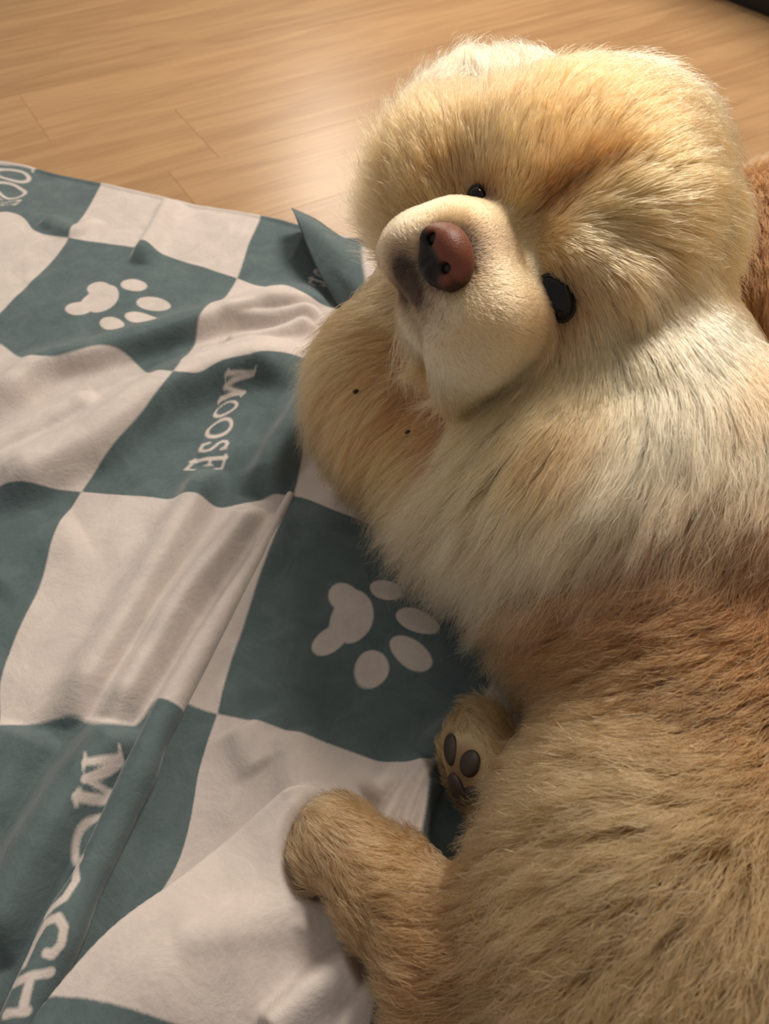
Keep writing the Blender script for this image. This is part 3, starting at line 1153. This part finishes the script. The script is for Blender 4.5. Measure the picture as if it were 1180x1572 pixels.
dog = link_mesh('dog', DV, DQ, skin_mat())
tag(dog, 'fluffy cream and tan chow dog lying on the blanket and looking up', 'dog')
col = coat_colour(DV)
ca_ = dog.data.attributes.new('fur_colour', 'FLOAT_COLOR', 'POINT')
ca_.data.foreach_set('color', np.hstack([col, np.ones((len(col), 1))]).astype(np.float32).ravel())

FUR = fur_mat('fur')


def grow(name, count, select, segs, rad, clump, frizz, len_mul=1.0, clump_n=1500):
    """hair strands as a curves object parented to the dog; select(P, N) gives the density per point"""
    T = np.vstack([DQ[:, [0, 1, 2]], DQ[:, [0, 2, 3]]])
    c = DV[T].mean(1)
    nn = unit(DN[T].sum(1))
    ar = np.linalg.norm(np.cross(DV[T[:, 1]] - DV[T[:, 0]], DV[T[:, 2]] - DV[T[:, 0]]), axis=1) * .5
    pr = ar * select(c, nn)
    pr /= pr.sum()
    ti = rng.choice(len(T), count, p=pr)
    r1, r2 = np.sqrt(rng.random(count)), rng.random(count)
    bc = np.stack([1 - r1, r1 * (1 - r2), r1 * r2], 1)
    tri = T[ti]
    P = (DV[tri] * bc[..., None]).sum(1)
    Nn = unit((DN[tri] * bc[..., None]).sum(1))
    L = coat_length(P) * len_mul * (.65 + .5 * rng.random(count))
    if name == 'mane':
        L = L * np.where(rng.random(count) < .07, 1.3, 1.0)      # flyaway tips
    # guide strands
    gi = rng.choice(count, min(clump_n, count), replace=False)
    kd = kdtree.KDTree(len(gi))
    for k, i in enumerate(gi):
        kd.insert(P[i], k)
    kd.balance()
    own = np.array([kd.find(p)[1] for p in P])
    s = np.linspace(0, 1, segs)

    def strand(P, Nn, L, big):
        t, lift = coat_dir(P, Nn)
        w = vnoise3(P * 16) * .30 + vnoise3(P * 60) * big
        w = w - Nn * (w * Nn).sum(1, keepdims=True)
        t = unit(t + w)
        d0 = unit(Nn * (lift[:, None] + .35) + t * .8)
        d1 = unit(Nn * (lift[:, None] * .25) + t)
        d1[:, 2] -= .25
        x = s[None, :, None]
        return P[:, None] + L[:, None, None] * (d0[:, None] * (x - .5 * x * x) + d1[:, None] * (.5 * x * x)) * 1.05

    cur = strand(P, Nn, L, .15)
    gcur = strand(P[gi], Nn[gi], np.median(L) * 0 + L[gi], .25)
    off = gcur[own] - cur
    near = np.exp(-(np.linalg.norm(off[:, 0], axis=1) / (np.maximum(L, .008) * .6)) ** 2)
    wgt = clump * near[:, None] * (s[None] ** 1.3) * (.5 + .5 * rng.random(count))[:, None]
    cur = cur + off * wgt[..., None]
    if frizz:
        fz = vnoise3((cur * 170 + rng.random((count, 1, 3)) * 3).reshape(-1, 3)).reshape(cur.shape)
        cur = cur + fz * (frizz * L)[:, None, None] * (s ** 1.0)[None, :, None]
    cur[..., 2] = np.maximum(cur[..., 2], .004)
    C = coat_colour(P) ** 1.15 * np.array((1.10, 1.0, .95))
    tone = np.maximum(mane_part(P), muzzle_mask(P))[:, None]      # the body coat is duller than the ruff
    C = C * (tone * np.array((1.12, .955, .85)) + (1 - tone) * np.array((.61, .595, .57)))
    C = C * (1 + .16 * rng.standard_normal((count, 1))).clip(.6, 1.4)
    C = (C * (1 + .22 * vnoise(P * 45)[:, None])).clip(.01, .92)
    if name == 'muzzle_fur':      # dark whisker hairs sprinkled over the lips
        hq = (P - NOSE) @ HF.T
        pr_ = .16 * np.exp(-((hq[:, 0] - .022) / .022) ** 2 - ((hq[:, 1] + .030) / .022) ** 2)
        C[rng.random(count) < pr_] *= .12
    hc = bpy.data.hair_curves.new(name)
    hc.add_curves([segs] * count)
    hc.attributes['position'].data.foreach_set('vector', cur.astype(np.float32).ravel())
    ra = hc.attributes.get('radius') or hc.attributes.new('radius', 'FLOAT', 'POINT')
    rr = (rad * (.75 + .5 * rng.random(count)))[:, None] * (1 - .8 * s ** 1.5)[None]
    ra.data.foreach_set('value', rr.astype(np.float32).ravel())
    cc = hc.attributes.new('fur_colour', 'FLOAT_COLOR', 'CURVE')
    cc.data.foreach_set('color', np.hstack([C, np.ones((count, 1))]).astype(np.float32).ravel())
    hc.materials.append(FUR)
    o = bpy.data.objects.new(name, hc)
    COL.objects.link(o)
    o.parent = dog
    o['kind'] = 'stuff'
    return o


def seen(P, Nn):
    """the side of the animal that faces up and towards the room, not its underside"""
    v = unit(CAMP - P)
    f = (Nn * v).sum(1)
    d = sstep(-.55, .0, f) * (P[:, 2] > .012)
    for e, r in zip(EYE_P, (1.02, .58)):
        u_ = (P - e) @ RD
        d = d * ((u_ / .0172) ** 2 + (((P - e) ** 2).sum(1) - u_ ** 2) / .0125 ** 2 > r * r)
    pq = np.linalg.norm(P - PADP, axis=1)
    d = d * sstep(.021, .026, pq)
    nq = (P - NOSE) @ HF.T
    d = d * ((np.hypot((nq[:, 0] - .002) / .0225, (nq[:, 1] + .001) / .018) > .93) | (nq[:, 2] < -.014))
    return d


HEADC = D(868, 440, .65)
RUFF1 = D(925, 700, .595)
RUFF2 = D(1120, 745, .565)


def mane_part(P):
    a = 1 - sstep(.20, .24, np.linalg.norm(P - HEADC, axis=1))
    b = 1 - sstep(.105, .125, np.linalg.norm(P - RUFF1, axis=1))
    c = 1 - sstep(.100, .120, np.linalg.norm(P - RUFF2, axis=1))
    return np.maximum(np.maximum(a, b), c) * sstep(.30, .33, P[:, 1])


if HAIR:
    grow('mane', 200000, lambda P, n: seen(P, n) * (1 - muzzle_mask(P)) * (mane_part(P) > rng.random(len(P))), 9, .00028, .40, .05, 1.0, 1800)
    grow('coat', 170000, lambda P, n: seen(P, n) * (mane_part(P) <= rng.random(len(P))), 7, .00026, .6, .12, 1.15, 4500)
    grow('muzzle_fur', 60000, lambda P, n: seen(P, n) * muzzle_mask(P), 4, .00016, .12, .10, 1.0, 6000)


# ------------------------------------------------------------------ dog : eyes, nose, pads
def ellipsoid_mesh(c, r, ax, nu=24, nv=14):
    V = []
    for j in range(nv + 1):
        th = math.pi * j / nv
        for i in range(nu):
            ph = 2 * math.pi * i / nu
            q = np.array([math.sin(th) * math.cos(ph) * r[0], math.sin(th) * math.sin(ph) * r[1], math.cos(th) * r[2]])
            V.append(c + q @ ax)
    F = []
    for j in range(nv):
        for i in range(nu):
            F.append((j * nu + i, (j + 1) * nu + i, (j + 1) * nu + (i + 1) % nu, j * nu + (i + 1) % nu))
    return np.array(V), np.array(F)


EYEM = simple_mat('eye', (.004, .003, .0025), .08, **{'Specular IOR Level': .3})
LIDM = simple_mat('eyelid', (.012, .008, .006), .6)
for p, es in zip(EYE_P, (.94, .66)):
    n = unit(-view * .8 + RD * .15 + FD * .2)
    p = p + n * (.0035 if es > .8 else -.001)
    a1 = unit(RD - n * (RD @ n))
    ax = np.stack([a1, np.cross(n, a1), n])
    V, F = ellipsoid_mesh(p - n * .003, (.0175 * es, .0125 * es, .0095), ax)
    e = link_mesh('eye', V, F, EYEM, dog)
    # lid rim
    V = []
    F = []
    nu, nv = 32, 8
    for i in range(nu):
        ph = 2 * math.pi * i / nu
        for j in range(nv):
            th = 2 * math.pi * j / nv
            rr = 1 + .13 * math.cos(th)
            V.append(p + a1 * (.0172 * es * rr * math.cos(ph)) + ax[1] * (.0122 * es * rr * math.sin(ph)) + n * (-.003 + .002 * math.sin(th)))
            F.append((i * nv + j, ((i + 1) % nu) * nv + j, ((i + 1) % nu) * nv + (j + 1) % nv, i * nv + (j + 1) % nv))
    link_mesh('eyelid', V, np.array(F), LIDM, e)

# nose
NP = []
_keep = PR
PR = NP
ell(hp(.002, -.001, -.007), (.0225, .0178, .013), HF, .004)
ell(hp(.0165, -.002, -.002), (.0080, .0095, .009), HF, .004)
ell(hp(-.0125, -.002, -.002), (.0080, .0095, .009), HF, .004)
ell(hp(.002, .007, .000), (.013, .008, .008), HF, .006)
ell(hp(.002, -.012, -.003), (.013, .008, .009), HF, .006)
for q_ in (1, -1):
    cap(hp(.002 + .0100 * q_, .0015, .013), hp(.002 + .0115 * q_, .0020, .001), .0042, .0034, .002, 's')
    cap(hp(.002 + .0095 * q_, .0000, .010), hp(.002 + .0130 * q_, -.0085, .007), .0028, .0020, .002, 's')
    cap(hp(.002 + .0135 * q_, -.0085, .008), hp(.002 + .0200 * q_, -.0085, .003), .0014, .0011, .002, 's')
cap(hp(.0015, -.001, .0085), hp(.001, -.024, .005), .0008, .0014, .003, 's')
PR = _keep
NV_, NQ_ = surface_nets(NP, NOSE - .045, NOSE + .045, .0009)
nm, nt, b, _ = new_mat('nose_leather')
a = N(nt, 'ShaderNodeAttribute', attribute_name='nose_colour')
nt.links.new(a.outputs['Color'], b.inputs['Base Color'])
b.inputs['Roughness'].default_value = .45
b.inputs['Specular IOR Level'].default_value = .28
bp = N(nt, 'ShaderNodeBump')
bp.inputs['Strength'].default_value = .3
bp.inputs['Distance'].default_value = .0006
vo = N(nt, 'ShaderNodeTexVoronoi')
vo.inputs['Scale'].default_value = 900
tc = N(nt, 'ShaderNodeTexCoord')
nt.links.new(tc.outputs['Object'], vo.inputs['Vector'])
nt.links.new(vo.outputs['Distance'], bp.inputs['Height'])
nt.links.new(bp.outputs[0], b.inputs['Normal'])
nose = link_mesh('nose', NV_, NQ_, nm, dog)
q = (NV_ - NOSE) @ HF.T
pk = sstep(-.0010, .0050, q[:, 1])
pk = np.maximum(pk, np.exp(-((q[:, 0] - .0195) / .0045) ** 2 - ((q[:, 1] + .001) / .0065) ** 2))
rim = sstep(.0165, .021, np.hypot((q[:, 0] - .002) * .84, q[:, 1]))
pk = pk * (1 - .85 * rim)
nc = np.array((.007, .005, .004)) * (1 - pk[:, None]) + np.array((.17, .050, .027)) * pk[:, None]  # dark front: black pigment, deepened by shade painted into the colour
na_ = nose.data.attributes.new('nose_colour', 'FLOAT_COLOR', 'POINT')
na_.data.foreach_set('color', np.hstack([nc, np.ones((len(nc), 1))]).astype(np.float32).ravel())
nose['label'] = 'pink and black leathery nose'
NOSTRIL = simple_mat('nostril', (.004, .003, .003), .6)
for sx in (1, -1):
    V, F = ellipsoid_mesh(hp(.002 + .0112 * sx, .0015, .0018), (.0040, .0040, .0022), HF, 12, 8)
    link_mesh('nostril', V, F, NOSTRIL, nose)

# paw pads
PAD = simple_mat('pad_leather', (.022, .011, .007), .6)
for x, y, rx, ry, rot in ((691, 1150, 13, 25, 15), (721, 1172, 17, 21, -8), (702, 1215, 20, 30, 28), (730, 1222, 20, 16, 0)):
    p, t = hit(x, y)
    n = grad(p[None])[0]
    c, s = math.cos(math.radians(rot)), math.sin(math.radians(rot))
    a1 = cv(c, s, 0)
    a1 = unit(a1 - n * (a1 @ n))
    a2 = np.cross(n, a1)
    k = t / FPX
    V, F = ellipsoid_mesh(p - n * .001, (rx * k, ry * k, .005), np.stack([a1, a2, n]), 20, 12)
    link_mesh('paw_pad', V, F, PAD, dog)

# ------------------------------------------------------------------ crumbs
CR = [(577, 609, .0022, (.03, .015, .008), 'dark crumb caught in the tan throat fur below the muzzle'),
      (660, 668, .0018, (.03, .015, .008), 'tiny brown crumb in the fur at the mane edge under the mouth'),
      (597, 815, .0022, (.75, .70, .62), 'white crumb on the teal cloth at the mane edge above the big printed paw')]
for x, y, r, c, lab in CR:
    p, t = hit(x, y)
    n = grad(p[None])[0]
    base = p + n * (coat_length(p[None])[0] * .62 + .003)
    if 'white' in lab:
        base = hit_blanket(x, y) + np.array([0, 0, .002])
    V, F = ellipsoid_mesh(base, (r * 1.4, r * .8, r * .7), np.stack([unit(cv(.8, .6, 0)), unit(cv(-.6, .8, 0)), -view]), 10, 6)
    V = V + vnoise3(V * 500) * r * .25
    o = link_mesh('crumb', V, F, simple_mat('crumb', c, .8))
    tag(o, lab, 'crumb')
